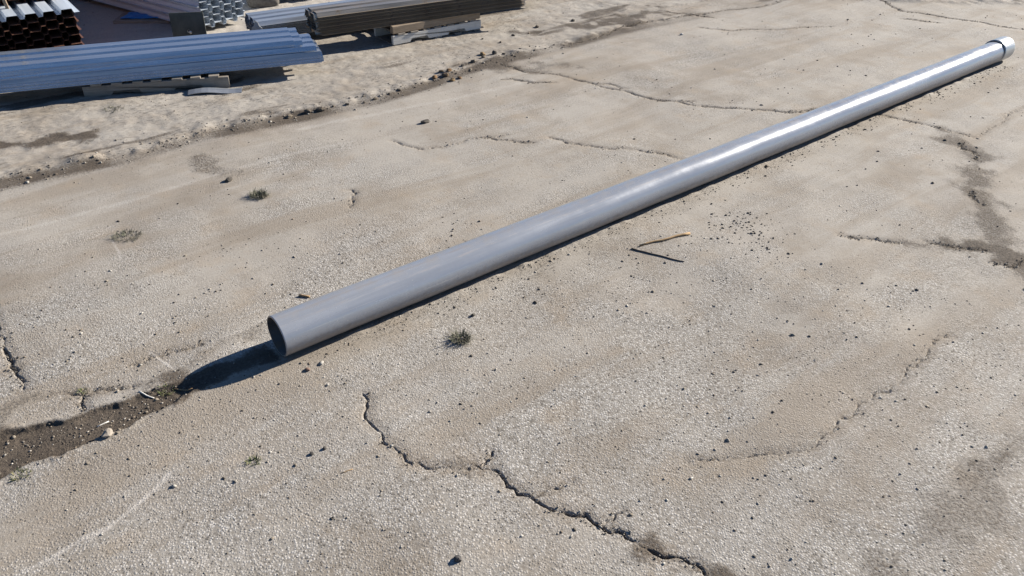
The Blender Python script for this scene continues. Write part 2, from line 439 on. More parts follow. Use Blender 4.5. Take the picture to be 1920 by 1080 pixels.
_rc = random.Random(5)
CRACKS = [  # (points, half width, zigzag)
    ([(-0.701, 2.767), (-0.644, 2.580), (-0.564, 2.448), (-0.444, 2.340), (-0.348, 2.297), (-0.234, 2.297)], 0.0030, 0.18),
    ([(-0.234, 2.297), (-0.145, 2.330), (-0.076, 2.304), (-0.006, 2.212), (0.105, 2.147), (0.232, 2.076), (0.377, 2.009), (0.513, 1.924), (0.630, 1.878), (0.770, 1.772), (0.864, 1.669)], 0.0050, 0.18),
    ([(0.089, 7.526), (0.428, 7.451), (0.725, 7.237), (1.056, 7.006), (1.278, 6.823), (1.548, 6.703), (1.819, 6.626), (2.143, 6.592), (2.409, 6.530), (2.875, 6.658), (3.252, 6.525), (3.470, 6.376), (3.670, 6.209), (3.805, 6.068)], 0.0060, 0.07),
    ([(1.278, 6.823), (1.489, 6.780), (1.611, 6.787)], 0.004, 0.15),
    ([(-0.979, 5.752), (-0.860, 5.653), (-0.706, 5.579), (-0.487, 5.703), (-0.239, 5.842), (-0.068, 5.916)], 0.0020, 0.14),
    ([(-0.240, 5.864), (-0.024, 5.799), (0.147, 5.755)], 0.004, 0.16),
    ([(0.278, 5.868), (0.403, 5.768), (0.611, 5.705), (0.775, 5.661), (0.983, 5.641), (1.144, 5.598), (1.288, 5.516)], 0.0030, 0.14),
    ([(-2.947, 3.482), (-2.677, 3.212), (-2.593, 3.110), (-2.509, 2.983), (-2.393, 2.844), (-2.302, 2.730)], 0.0065, 0.15),
    ([(0.777, 2.367), (0.968, 2.394), (1.113, 2.414), (1.284, 2.437), (1.334, 2.448)], 0.0002, 0.10),
    ([(1.311, 2.435), (1.467, 2.564), (1.605, 2.680), (1.762, 2.833), (2.003, 3.040), (2.169, 3.175), (2.355, 3.327)], 0.0014, 0.16),
    ([(4.736, 11.085), (4.834, 10.408), (4.913, 10.098), (5.238, 9.921), (5.597, 9.704), (5.905, 9.424), (6.367, 9.126)], 0.008, 0.12),
    ([(4.718, 9.784), (4.992, 9.660), (5.137, 9.623)], 0.004, 0.14),
    ([(2.126, 4.391), (2.336, 4.351), (2.499, 4.310)], 0.0042, 0.14),
    ([(2.661, 4.344), (2.815, 4.269), (2.997, 4.224)], 0.005, 0.16),
    ([(-1.860, 2.928), (-1.719, 3.042), (-1.580, 3.107)], 0.0026, 0.16),
    ([(-0.153, 7.743), (0.089, 7.526)], 0.006, 0.14),
    ([(-0.117, 7.293), (0.164, 7.203), (0.368, 7.215)], 0.005, 0.14),
    ([(0.528, 8.481), (1.105, 9.038), (1.792, 9.519), (2.539, 10.019), (3.499, 10.577), (4.653, 11.262)], 0.007, 0.10),
    ([(1.854, 9.915), (2.162, 9.789), (2.398, 9.659)], 0.005, 0.12),
    ([(2.120, 9.221), (2.669, 9.171), (3.189, 9.253), (3.732, 9.382)], 0.0035, 0.14),
    ([(3.661, 5.951), (3.663, 5.802), (3.607, 5.616)], 0.006, 0.30),
    ([(3.302, 5.053), (3.267, 4.903), (3.273, 4.839)], 0.005, 0.30),
    ([(2.959, 4.083), (3.050, 4.037), (3.198, 4.129)], 0.005, 0.30),
    ([(-2.033, 2.727), (-1.985, 2.648), (-1.946, 2.585)], 0.003, 0.2),
    ([(-1.153, 4.857), (-1.108, 4.714), (-1.102, 4.607)], 0.0012, 0.2),
    ([(-2.071, 2.711), (-1.939, 2.753), (-1.798, 2.780)], 0.003, 0.2),
    ([(-0.111, 2.328), (-0.089, 2.372), (-0.074, 2.410)], 0.0022, 0.25),
    ([(0.105, 2.147), (0.145, 2.179), (0.216, 2.200), (0.274, 2.239)], 0.0014, 0.25),
    ([(-0.444, 2.340), (-0.478, 2.386), (-0.523, 2.410)], 0.0012, 0.25),
    ([(0.377, 2.009), (0.423, 2.049), (0.459, 2.084)], 0.0014, 0.25),
    ([(0.725, 7.237), (0.926, 7.203), (1.042, 7.107)], 0.003, 0.15),
    ([(2.365, 6.540), (2.572, 6.603), (2.734, 6.663)], 0.004, 0.15),
    ([(3.805, 6.068), (3.994, 6.226), (4.228, 6.416), (4.631, 6.820)], 0.0012, 0.12),
]
CRACKS = [(roughen(p, z, _rc), w) for p, w, z in CRACKS]
RIDGE = [(-4.127, 4.531), (-3.641, 4.930), (-3.308, 5.176), (-2.894, 5.403), (-2.657, 5.637), (-2.442, 5.873), (-2.150, 6.058), (-1.854, 6.300), (-1.529, 6.507), (-1.193, 6.765), (-0.846, 7.143), (-0.565, 7.470), (-0.211, 7.877), (0.175, 8.172), (0.588, 8.525), (1.105, 9.038), (1.792, 9.519), (2.539, 10.019), (3.515, 10.635)]
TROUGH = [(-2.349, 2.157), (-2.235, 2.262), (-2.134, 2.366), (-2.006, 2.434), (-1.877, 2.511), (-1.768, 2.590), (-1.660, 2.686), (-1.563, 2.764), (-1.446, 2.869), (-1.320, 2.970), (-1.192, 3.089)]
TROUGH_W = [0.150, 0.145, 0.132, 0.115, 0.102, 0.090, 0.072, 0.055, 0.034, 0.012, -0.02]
PIPE_A, PIPE_AZ, PIPE_L, PIPE_R = np.array((-1.16964, 3.05404)), 0.68923, 7.954, 0.10955
STAINS = [  # soft brown bands of trodden soil: (points, reach, soil amount, dark amount)
    ([(-2.269, 2.401), (-2.285, 2.533), (-2.291, 2.610), (-2.224, 2.670), (-2.053, 2.727), (-1.822, 2.775), (-1.620, 2.847)], 0.06, 0.8, 0.20),
    ([(3.597, 6.148), (3.669, 5.876), (3.558, 5.516), (3.297, 5.011), (3.230, 4.728), (3.170, 4.364), (3.100, 4.039), (3.040, 3.639)], 0.19, 0.9, 0.34),
    ([(2.503, 4.338), (2.718, 4.279), (2.997, 4.224), (3.201, 4.104)], 0.13, 0.9, 0.34),
    ([(2.436, 2.564), (2.069, 2.361), (1.820, 2.124), (1.621, 1.963), (1.379, 1.768)], 0.14, 0.7, 0.24),
    ([(0.565, 1.925), (0.630, 1.878), (0.723, 1.833), (0.879, 1.734)], 0.10, 0.7, 0.42),
    ([(-0.443, 2.331), (-0.237, 2.331), (-0.052, 2.290)], 0.05, 0.4, 0.20),
    ([(3.166, 6.546), (3.460, 6.351), (3.735, 6.155)], 0.12, 0.6, 0.18),
    ([(-0.151, 7.659), (0.116, 7.593), (0.495, 7.784)], 0.20, 0.8, 0.30),
    ([(-2.343, 5.333), (-2.204, 5.154), (-2.099, 5.070)], 0.12, 0.8, 0.25),
    ([(-3.960, 5.500), (-3.736, 5.542), (-3.585, 5.653), (-3.418, 5.790)], 0.15, 0.1, 0.62),
    ([(1.015, 9.415), (1.434, 9.734), (1.794, 9.962)], 0.22, 0.2, 0.52),
    ([(0.745, 9.167), (1.070, 9.326), (1.457, 9.401)], 0.12, 0.2, 0.45),
    ([(-0.058, 8.891), (0.123, 8.861), (0.245, 8.912)], 0.10, 0.2, 0.40),
    ([(-1.120, 3.018), (-0.726, 3.239), (-0.183, 3.659), (0.469, 4.257), (1.262, 4.881), (2.256, 5.703)], 0.14, 0.75, 0.10),
    ([(-1.330, 3.289), (-1.483, 3.146), (-1.634, 2.887)], 0.08, 0.5, 0.18),
]
STAINS = [(roughen(p, 0.12, _rc, 0.06), r, s, d) for p, r, s, d in STAINS]
SCUFFS = [
    ([(-3.295, 4.135), (-3.026, 4.322), (-2.780, 4.536), (-2.534, 4.716), (-2.287, 4.949), (-2.017, 5.181), (-1.658, 5.483), (-1.289, 5.705)], 0.030, 0.38),
    ([(-1.800, 1.751), (-1.718, 1.822), (-1.640, 1.909), (-1.556, 1.974), (-1.501, 2.068), (-1.454, 2.166), (-1.426, 2.254)], 0.018, 0.9),
    ([(-1.814, 3.030), (-1.730, 2.966), (-1.619, 2.887)], 0.010, 1.0),
    ([(-1.773, 5.963), (-1.217, 6.310), (-0.518, 6.776), (0.165, 7.279)], 0.05, 0.4),
    ([(-2.494, 4.127), (-2.375, 3.967), (-2.334, 3.895)], 0.014, 0.7),
    ([(-1.553, 3.108), (-1.398, 3.231), (-1.315, 3.338)], 0.014, 0.6),
]

def ground_fields(X, Y, full=True):
    dx = X - PIPE_A[0]; dy = Y - PIPE_A[1]
    ca, sa = math.cos(PIPE_AZ), math.sin(PIPE_AZ)
    al = dx * ca + dy * sa; la = -dx * sa + dy * ca
    under = sstep(np.abs(la), 0.05, 0.30)
    under = np.maximum(under, sstep(-al, -0.02, 0.15))
    under = np.maximum(under, sstep(al, PIPE_L + 0.3, PIPE_L + 0.6))
    z = 0.030 * fbm(X, Y, 0.55, 3, 3) * under + 0.004 * fbm(X, Y, 4.0, 2, 9) * under
    sd = side_of(X, Y, RIDGE)
    rough = fbm(X, Y, 9.0, 3, 21)
    zone = sstep(sd + 0.10 * fbm(X, Y, 3.0, 2, 31), -0.06, 0.14)            # loose dirt beyond the ridge
    dr, sr = dist_poly(X, Y, RIDGE, 0.45)
    lump = np.clip(0.55 + 1.3 * fbm(X, Y, 5.0, 3, 41), 0.0, 1.6)
    fade = 1.0 - sstep(sr, 0.62, 0.95)
    ridge = np.exp(-((sd - 0.03) / np.where(sd < 0.03, 0.075, 0.16)) ** 2)
    z += fade * (0.026 * ridge * lump + zone * (0.008 + 0.008 * rough))
    # wheel marks in the loose dirt
    ct, st = math.cos(RIDGE_ANG), math.sin(RIDGE_ANG)
    u = X * ct + Y * st; v = -X * st + Y * ct
    z += zone * 0.010 * fbm(u * 0.25, v * 1.6, 3.2, 4, 51)
    z += (1 - zone) * under * 0.006 * fbm(u * 0.3, v * 1.3, 2.0, 3, 61)
    bank = np.exp(-((np.abs(la) - 0.085) / 0.035) ** 2) * sstep(al, 0.05, 0.5) * sstep(al, PIPE_L, PIPE_L - 0.4) * np.clip(0.45 + 1.2 * fbm(X, Y, 7.0, 3, 161), 0, 1)
    z += 0.016 * bank
    soil = 0.6 * bank + 0.85 * zone + 0.45 * ridge * fade
    # trodden dust on the pavement between the ridge and the pipe
    soil += 0.42 * sstep(-sd, 1.8, 0.2) * (1 - zone)
    dark = 0.66 * np.clip(1.3 * np.exp(-((sd + 0.09) / 0.125) ** 2), 0, 1) * (1 - 0.55 * sstep(sr, 0.55, 0.9)) * np.clip(0.95 + 1.0 * fbm(X, Y, 2.2, 4, 71), 0.45, 1.5) * (dr < 0.4)
    dark += 0.60 * zone * sstep(fbm(u * 0.22, v, 4.5, 4, 81), 0.22, 0.50)
    # eroded trough in front of the pipe
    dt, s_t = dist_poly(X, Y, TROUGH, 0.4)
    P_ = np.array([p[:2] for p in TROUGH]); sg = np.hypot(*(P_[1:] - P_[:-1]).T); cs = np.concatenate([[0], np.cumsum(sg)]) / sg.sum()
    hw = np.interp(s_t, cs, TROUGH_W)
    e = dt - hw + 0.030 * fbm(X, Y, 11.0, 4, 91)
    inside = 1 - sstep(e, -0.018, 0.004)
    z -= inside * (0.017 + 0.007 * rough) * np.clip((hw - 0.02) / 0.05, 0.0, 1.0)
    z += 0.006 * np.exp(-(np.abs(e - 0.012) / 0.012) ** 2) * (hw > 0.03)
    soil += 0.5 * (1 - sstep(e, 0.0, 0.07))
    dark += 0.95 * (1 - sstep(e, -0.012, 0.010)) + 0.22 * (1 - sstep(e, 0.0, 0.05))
    shadow_soil = (1 - sstep(dt + 0.05 * fbm(X, Y, 9.0, 3, 151), 0.05, 0.10)) * sstep(s_t, 0.5, 0.7) * (1 - sstep(s_t, 0.97, 1.0))
    dark += 0.62 * shadow_soil  # trough soil carried on to the pipe end, its colour deepening the cast shadow
    for pts, reach, so, da in (STAINS if full else []):
        d, _ = dist_poly(X, Y, pts, reach * 3.2)
        k = 1 - sstep(d + reach * 1.1 * fbm(X, Y, 6.0, 4, 101), 0.0, reach * 1.1)
        soil += so * k; dark += 1.6 * da * k
    scratch = np.zeros_like(X)
    for pts, w, amt in (SCUFFS if full else []):
        d, _ = dist_poly(X, Y, pts, w * 3)
        scratch = np.maximum(scratch, amt * (1 - sstep(d + w * 0.8 * fbm(X, Y, 14.0, 2, 111), w * 0.1, w)))
    yard = sstep(sd + 0.25 * fbm(X, Y, 1.5, 3, 171), 2.2, 3.0) * (1 - sstep(X, -2.0, -1.0))   # swept pale concrete among the stacks
    soil *= 1 - 0.5 * yard; dark *= 1 - 0.85 * yard
    scratch = np.maximum(scratch, 0.75 * yard)
    crack = np.full(X.shape, 0.08)
    for pts, w in (CRACKS if full else []):
        d, s = dist_poly(X, Y, pts, 0.09)
        wl = w * np.clip(np.minimum(s, 1 - s) * 7.0, 0.15, 1.0) * np.clip(0.85 + 1.5 * fbm(X, Y, 10.0, 3, 121), -0.3, 1.7)
        crack = np.minimum(crack, d - wl)
    z -= 0.011 * (1 - sstep(crack + 0.008 * fbm(X, Y, 40.0, 2, 141), -0.005, 0.005))
    z -= 0.003 * (1 - sstep(crack, 0.0, 0.05))
    # aggregate laid bare nearer the viewer
    agg = sstep(0.8 * fbm(X, Y, 1.3, 3, 131) + 0.75 * sstep(np.hypot(X, Y), 5.2, 2.6) - 0.30, -0.25, 0.50)
    return z, np.clip(soil, 0, 1), np.clip(dark, 0, 1), crack, agg * (1 - zone), scratch

def build_ground():
    th = np.concatenate([np.linspace(-180, -44, 60, endpoint=False), np.linspace(-44, 46, 1060, endpoint=False), np.linspace(46, 180, 60, endpoint=False)])
    rr = np.concatenate([np.geomspace(0.15, 1.9, 30, endpoint=False), np.geomspace(1.9, 13.5, 860, endpoint=False), np.geomspace(13.5, 700.0, 70)])
    TH, RR = np.meshgrid(np.radians(th), rr)
    X = (RR * np.sin(TH)).ravel(); Y = (RR * np.cos(TH)).ravel()
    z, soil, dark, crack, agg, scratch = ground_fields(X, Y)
    na, nr = len(th), len(rr)
    co = np.stack([X, Y, z], -1).astype(np.float32)
    ctr = np.array([[0, 0, 0]], np.float32)
    co = np.concatenate([co, ctr])
    i = np.arange(nr - 1)[:, None] * na; j = np.arange(na)[None, :]; j2 = (j + 1) % na
    q = np.stack([i + j, i + na + j, i + na + j2, i + j2], -1).reshape(-1, 4)[:, ::-1]
    tri = np.stack([np.full(na, nr * na), np.arange(na), (np.arange(na) + 1) % na], -1)[:, ::-1]
    me = bpy.data.meshes.new('ground')
    me.vertices.add(len(co)); me.vertices.foreach_set('co', co.ravel())
    loops = np.concatenate([q.ravel(), tri.ravel()]).astype(np.int32)
    me.loops.add(len(loops)); me.loops.foreach_set('vertex_index', loops)
    tot = np.concatenate([np.full(len(q), 4), np.full(len(tri), 3)]).astype(np.int32)
    me.polygons.add(len(tot))
    me.polygons.foreach_set('loop_start', np.concatenate([[0], np.cumsum(tot)[:-1]]).astype(np.int32))
    me.polygons.foreach_set('use_smooth', np.ones(len(tot), bool))
    me.update(calc_edges=True)
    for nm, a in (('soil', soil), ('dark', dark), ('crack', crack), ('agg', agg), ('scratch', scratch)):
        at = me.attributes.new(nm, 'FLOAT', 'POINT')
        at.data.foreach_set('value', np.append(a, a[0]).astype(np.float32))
    me.materials.append(M['ground'])
    me.validate()
    o = link('ground', me)
    setp(o, kind='structure')
    return o

ground = build_ground()
if ground.data.polygons[len(ground.data.polygons) // 2].normal.z < 0:
    ground.data.flip_normals()

def gz(x, y):
    return float(ground_fields(np.array([float(x)]), np.array([float(y)]), False)[0][0])
def gz_many(x, y):
    return ground_fields(np.asarray(x, float), np.asarray(y, float), False)[0]

# ------------------------------------------------------------------ the long pipe
def tube(name, x0, x1, ro, ri, mat, mat_in, mat_cut, seg=96, rings=2, bev=0.002, bow=None):
    """hollow tube along +X, outer and inner wall and cut ends"""
    vs, fs, mi = [], [], []
    xs = [x0] + ([x0 + bev, x0 + bev * 2.5] if bev else []) + list(np.linspace(x0, x1, rings + 2)[1:-1]) + ([x1 - bev * 2.5, x1 - bev] if bev else []) + [x1]
    def ring(x, r):
        b = len(vs)
        for k in range(seg):
            t = 2 * math.pi * k / seg
            vs.append((x, r * math.cos(t), r * math.sin(t)))
        return b
    outer = [ring(x, ro - (bev if bev and x in (x0, x1) else 0)) for x in xs]
    inner = [ring(x, ri) for x in (x0, x1)]
    def band(a, b, m):
        for k in range(seg):
            k2 = (k + 1) % seg
            fs.append((a + k, a + k2, b + k2, b + k)); mi.append(m)
    for a, b in zip(outer[:-1], outer[1:]): band(a, b, 0)
    band(outer[-1], inner[1], 2); band(inner[1], inner[0], 1); band(inner[0], outer[0], 2)
    if bow:
        vs = [(x, y + bow(x)[0], z + bow(x)[1]) for x, y, z in vs]
    me = mesh_of(name, vs, fs, None)
    for m in (mat, mat_in, mat_cut): me.materials.append(m)
    me.polygons.foreach_set('material_index', mi)
    me.polygons.foreach_set('use_smooth', [m != 2 for m in mi])
    bm = bmesh.new(); bm.from_mesh(me); bmesh.ops.recalc_face_normals(bm, faces=bm.faces); bm.to_mesh(me); bm.free()
    return me

pipe = empty('steel_pipe', (PIPE_A[0], PIPE_A[1], 0.0), PIPE_AZ)
setp(pipe, 'long grey steel pipe lying diagonally across the cracked pavement', 'pipe')
zc = PIPE_R + 0.001
link('pipe_wall', tube('pipe_wall', 0.0, PIPE_L - 0.03, PIPE_R, PIPE_R - 0.0075, M['pipe'], M['pipe_in'], M['cut'], 128, 40, bow=lambda x: (-0.006 * math.sin(math.pi * min(max(x / PIPE_L, 0), 1)) + 0.0015 * math.sin(5.3 * x), 0.0)), pipe, (0, 0, zc))
link('gasket', tube('gasket', PIPE_L - 0.034, PIPE_L + 0.012, PIPE_R - 0.001, PIPE_R - 0.02, M['rubber'], M['rubber'], M['rubber'], 96, 1, 0.002), pipe, (0, 0, zc))
cpl = link('coupling', tube('coupling', PIPE_L - 0.021, PIPE_L + 0.21, PIPE_R + 0.009, PIPE_R - 0.006, M['coupling'], M['pipe_in'], M['cut'], 128, 4, 0.006), pipe, (0, 0, zc + 0.007))
setp(cpl, label='bright short coupling on the far end of the pipe')

# ------------------------------------------------------------------ pallets and timber
_rw = random.Random(11)
def notched_stringer(name, L, w, h, mat):
    prof = [(-L/2, 0), (-L*0.32, 0), (-L*0.30, 0.036), (-L*0.13, 0.036), (-L*0.11, 0), (L*0.11, 0), (L*0.13, 0.036), (L*0.30, 0.036), (L*0.32, 0), (L/2, 0), (L/2, h), (-L/2, h)]
    bm = bmesh.new()
    a = [bm.verts.new((x, -w/2, z)) for x, z in prof]; b = [bm.verts.new((x, w/2, z)) for x, z in prof]
    n = len(prof)
    bm.faces.new(a); bm.faces.new(b[::-1])
    for k in range(n): bm.faces.new((a[k], a[(k+1) % n], b[(k+1) % n], b[k]))
    bmesh.ops.triangulate(bm, faces=[f for f in bm.faces if len(f.verts) > 4])
    return bm_mesh(name, bm, mat)

def pallet(name, loc, rz, mat_s, mat_b, label, group=None, L=1.22, W=1.02, skip=()):
    """stringer pallet; local +X along the stringers, local origin at the middle of the near stringer's foot"""
    t = empty(name, loc, rz)
    setp(t, label, 'pallet', group)
    sme = notched_stringer('stringer', L, 0.038, 0.089, mat_s)
    for k, y in enumerate((0.019, W/2, W - 0.019)):
        link('stringer', sme, t, (0, y, 0.016), (0, 0, _rw.uniform(-0.004, 0.004)))
    tops = [rough_box('deck_board', 0.088, W, 0.016, mat_b, _rw, 0.002, 0.0025) for k in range(3)]
    for k in range(7):
        if k in skip: continue
        link('deck_board', tops[k % 3], t, ((-0.5 + (k + 0.42) / 6.84) * (L - 0.09) + _rw.uniform(-.008, .008), W/2 + _rw.uniform(-.01, .01), 0.1065), (0, 0, _rw.uniform(-0.012, 0.012)))
    for k in range(5):
        x = (-0.5 + k / 4) * (L - 0.10)
        link('bottom_board', tops[(k + 1) % 3], t, (x, W/2, -0.001), (0, 0, _rw.uniform(-0.006, 0.006)))
    return t

def timber(name, loc, rz, sx, sy, sz, mat, label, cat='timber', group=None):
    o = link(name, rough_box(name, sx, sy, sz, mat, _rw, 0.006, 0.004), None, loc, (0, 0, rz))
    setp(o, label, cat, group)
    return o

# ------------------------------------------------------------------ ribbed steel deck sheets, in bundles
PITCHR, TOPF, SLOPE, DEPTH = 0.1524, 0.089, 0.013, 0.038
def deck_profile(ribs, depth=DEPTH, lip=0.018):
    pts = [(0.0, 0.0), (lip, 0.0)]
    y = lip
    for k in range(ribs):
        pts += [(y + SLOPE, depth), (y + SLOPE + TOPF, depth), (y + 2 * SLOPE + TOPF, 0.0)]
        y += 2 * SLOPE + TOPF
        if k < ribs - 1:
            y += PITCHR - 2 * SLOPE - TOPF
            pts.append((y, 0.0))
    pts += [(y + lip, 0.0)]
    return pts

def deck_sheet(name, ribs, L, mat, inv=False, t=0.0014, lip=0.018):
    pr = deck_profile(ribs, DEPTH, lip)
    if inv: pr = [(y, DEPTH - z) for y, z in pr]
    n = len(pr); vs = []; fs = []
    segs = 3
    for i in range(segs + 1):
        x = L * i / segs
        vs += [(x, y, z + t / 2) for y, z in pr] + [(x, y, z - t / 2) for y, z in pr]
    s = 2 * n
    for i in range(segs):
        a, b = i * s, (i + 1) * s
        for k in range(n - 1):
            fs.append((a + k, b + k, b + k + 1, a + k + 1))
            fs.append((a + n + k, a + n + k + 1, b + n + k + 1, b + n + k))
        fs.append((a, a + n, b + n, b)); fs.append((a + n - 1, b + n - 1, b + 2 * n - 1, a + 2 * n - 1))
    for a, fl in ((0, False), (segs * s, True)):
        for k in range(n - 1):
            f = (a + k, a + k + 1, a + n + k + 1, a + n + k)
            fs.append(f if not fl else f[::-1])
    return mesh_of(name, vs, fs, mat)

def deck_width(ribs, lip=0.018): return (ribs - 1) * PITCHR + 2 * SLOPE + TOPF + 2 * lip

def bundle(name, loc, rz, ribs, L, layers, mats, label, mode='nest', step=0.009, jx=0.01, jy=0.003, seed=1, lip=0.018, fan=None, group=None, top_mat=None):
    """layers of deck sheet; local +X along the ribs, +Y across, origin at the lower near corner"""
    rnd = random.Random(seed)
    t = empty(name, loc, rz)
    setp(t, label, 'steel decking', group)
    me = {}
    z = 0.0
    for k in range(layers):
        inv = (mode == 'crate' and k % 2 == 1)
        mt = top_mat if (top_mat is not None and k == layers - 1) else mats[k % len(mats)]
        key = (inv, mt.name)
        if key not in me: me[key] = deck_sheet('deck_sheet', ribs, L, mt, inv, lip=lip)
        x, y, r = rnd.uniform(-jx, jx), rnd.uniform(-jy, jy), rnd.uniform(-0.0012, 0.0012)
        ro = 0.0; dz = 0.0
        if fan:
            f_ = fan(k); x += f_[0]; y += f_[1]; r += f_[2]
            if len(f_) > 3: ro, dz = f_[3], f_[4]
        yo = 0.0
        if mode == 'crate' and inv: yo = 0.0
        link('deck_sheet', me[key], t, (x, y + yo, z + dz), (ro, 0, r))
        z += (DEPTH + 0.0018) if mode == 'crate' else step
    return t
D = math.radians
def off(p, ang, d): return (p[0] + d * math.cos(ang), p[1] + d * math.sin(ang))

# --- galvanised bundle nearest the pipe, on its grey pallet
a1 = D(21.5)
o1 = off((-1.85, 7.30), a1, -3.35)
_stag = random.Random(31)
_st1 = [_stag.choice((0.0, 0.012, -0.02, 0.03, -0.045)) for _ in range(30)]
def fan1(k):                       # three lots of sheets, each lying a little differently on the one below
    if k < 8: return (_st1[k] * 0.5, 0.0, 0.0, 0.0, 0.0)
    if k < 13: return (-0.05 + _st1[k], 0.012, D(0.35), D(1.2), 0.004)
    return (-0.19 + _st1[k], 0.006, D(0.8), D(2.6), 0.010)
bundle('galvanised_decking_bundle', (o1[0], o1[1], 0.125), a1, 3, 3.35, 19, [M['galv'], M['galv_dull'], M['galv']],
       'shiny blue-grey galvanised deck sheets on the grey pallet at left', 'nest', 0.0088, 0.006, 0.002, 3, lip=0.004, fan=fan1)
pallet('grey_pallet', (-3.21, 6.72, 0.0), D(16.5), M['wood_grey'], M['wood_grey'], 'weathered grey wooden pallet in shade under the galvanised sheets')

# --- brown stack end-on at the upper left corner, and the one on top of it
a2 = D(127.5)
w2 = deck_width(6)
c2 = (-4.20, 7.53)                                     # right front corner
bundle('red_oxide_decking_stack', (c2[0], c2[1], 0.085), a2, 6, 3.0, 10, [M['oxide']],
       'brown deck sheets stacked end-on at upper left, pale zinc sheet on top', 'crate', 0, 0.02, 0.004, 5, lip=0.02, top_mat=M['oxide'])
top_z = 0.085 + 10 * (DEPTH + 0.0018)
s_top = link('zinc_deck_sheet', deck_sheet('zinc_deck_sheet', 6, 3.0, M['white_top'], False, lip=0.05), None, (*off(c2, a2 + D(90), -0.03), top_z + 0.002), (0, 0, a2))
setp(s_top, 'pale zinc deck sheet lying on top of the brown stack', 'steel decking')
for k, d in enumerate((0.45, 2.4)):
    p = off(off(c2, a2, d), a2 + D(90), w2 / 2)
    timber('timber_skid', (p[0], p[1], 0.0), a2 + D(90), w2 + 0.02, 0.09, 0.083, M['wood_grey'],
           ['rough timber skid under the front of the brown stack', 'rough timber skid under the back of the brown stack'][k])
c2b = off(off(c2, a2, 0.43), a2 + D(90), 0.06)
bundle('upper_red_oxide_decking_stack', (c2b[0], c2b[1], top_z + DEPTH + 0.006), a2, 6, 2.4, 6, [M['oxide']],
       'second brown deck stack set back on top of the zinc sheet', 'crate', 0, 0.02, 0.004, 6, lip=0.02)
st = link('wooden_stake', rough_box('wooden_stake', 0.028, 0.032, 0.46, M['wood_brown'], _rw, 0.003, 0.003), None, (-4.80, 7.46, top_z + 0.002), (D(-6), D(-5), D(30)))
setp(st, 'thin brown wooden stake standing against the upper brown stack', 'stake')

# --- big galvanised stack in its own shade, behind the dark plate
a3 = D(146.0)
c3 = (-3.44, 8.51)
bundle('tall_galvanised_decking_stack', off(c3, a3 - D(90), 0.62) + (0.062,), a3, 4, 3.2, 14, [M['white_top']],
       'tall galvanised deck stack with ribbed ends, its long side in blue shade', 'crate', 0, 0.015, 0.003, 8, lip=0.02)
for k, d in enumerate((0.35, 1.2, 2.6)):
    p = off(off(c3, a3, d), a3 - D(90), 0.31)
    timber('timber_block', (p[0], p[1], 0.0), a3 - D(90), 0.78, 0.10, 0.060, M['wood_grey'],
           ['timber block under the ribbed end of the tall galvanised stack', 'timber block beside the blue plastic under the tall galvanised stack', 'rear timber block under the tall galvanised stack'][k])

def crumpled(name, sx, sy, mat, rnd, amp=0.012, nx=12, ny=8, thick=0.006):
    bm = bmesh.new()
    top = [[None] * (ny + 1) for _ in range(nx + 1)]; bot = [[None] * (ny + 1) for _ in range(nx + 1)]
    for i in range(nx + 1):
        for j in range(ny + 1):
            u, v = i / nx - .5, j / ny - .5
            edge = 1 + 0.08 * math.sin(7 * u + 3 * v) + rnd.uniform(-.03, .03)
            h = thick + amp * (0.5 + 0.5 * math.sin(9 * u + 2.0) * math.cos(7 * v)) + rnd.uniform(0, amp * .5)
            top[i][j] = bm.verts.new((u * sx * edge, v * sy * edge, h)); bot[i][j] = bm.verts.new((u * sx * edge, v * sy * edge, h - thick))
    for i in range(nx):
        for j in range(ny):
            bm.faces.new((top[i][j], top[i+1][j], top[i+1][j+1], top[i][j+1]))
            bm.faces.new((bot[i][j], bot[i][j+1], bot[i+1][j+1], bot[i+1][j]))
    for i in range(nx):
        for j in (0, ny): bm.faces.new((top[i][j], top[i+1][j], bot[i+1][j], bot[i][j]))
    for j in range(ny):
        for i in (0, nx): bm.faces.new((top[i][j], top[i][j+1], bot[i][j+1], bot[i][j]))
    return bm_mesh(name, bm, mat, True)
bp = (-4.266, 9.071)
bl = link('blue_plastic_sheet', crumpled('blue_plastic_sheet', 0.46, 0.26, M['blue'], _rw), None, (bp[0], bp[1], 0.045), (0, 0, D(8)))
setp(bl, 'folded bright blue plastic sheet beside the tall galvanised stack', 'plastic sheet')
bd = timber('sunken_board', (bp[0], bp[1] - 0.02, 0.0), D(6), 0.62, 0.34, 0.045, M['wood_grey'], 'dark low board under the blue plastic sheet', 'board')

def plate(name, w, h, t, hole_r, hole, mat, seg=20):
    """upright square plate with a drilled hole; x across, z up"""
    bm = bmesh.new()
    for sy in (-t/2, t/2):
        outer = []
        n = seg
        ring = [bm.verts.new((hole[0] + hole_r * math.cos(2*math.pi*k/n + math.pi/4), sy, hole[1] + hole_r * math.sin(2*math.pi*k/n + math.pi/4))) for k in range(n)]
        outs = []
        for k in range(n):
            a = 2 * math.pi * k / n + math.pi / 4
            c, s = math.cos(a), math.sin(a)
            m = max(abs(c), abs(s))
            outs.append(bm.verts.new((c / m * w / 2, sy, h / 2 + s / m * h / 2)))
        for k in range(n):
            bm.faces.new((ring[k], ring[(k+1) % n], outs[(k+1) % n], outs[k]))
        if sy < 0: r0, q0 = ring, outs
        else: r1, q1 = ring, outs
    for k in range(seg):
        k2 = (k + 1) % seg
        bm.faces.new((r0[k], r0[k2], r1[k2], r1[k])); bm.faces.new((q0[k], q0[k2], q1[k2], q1[k]))
    return bm_mesh(name, bm, mat)

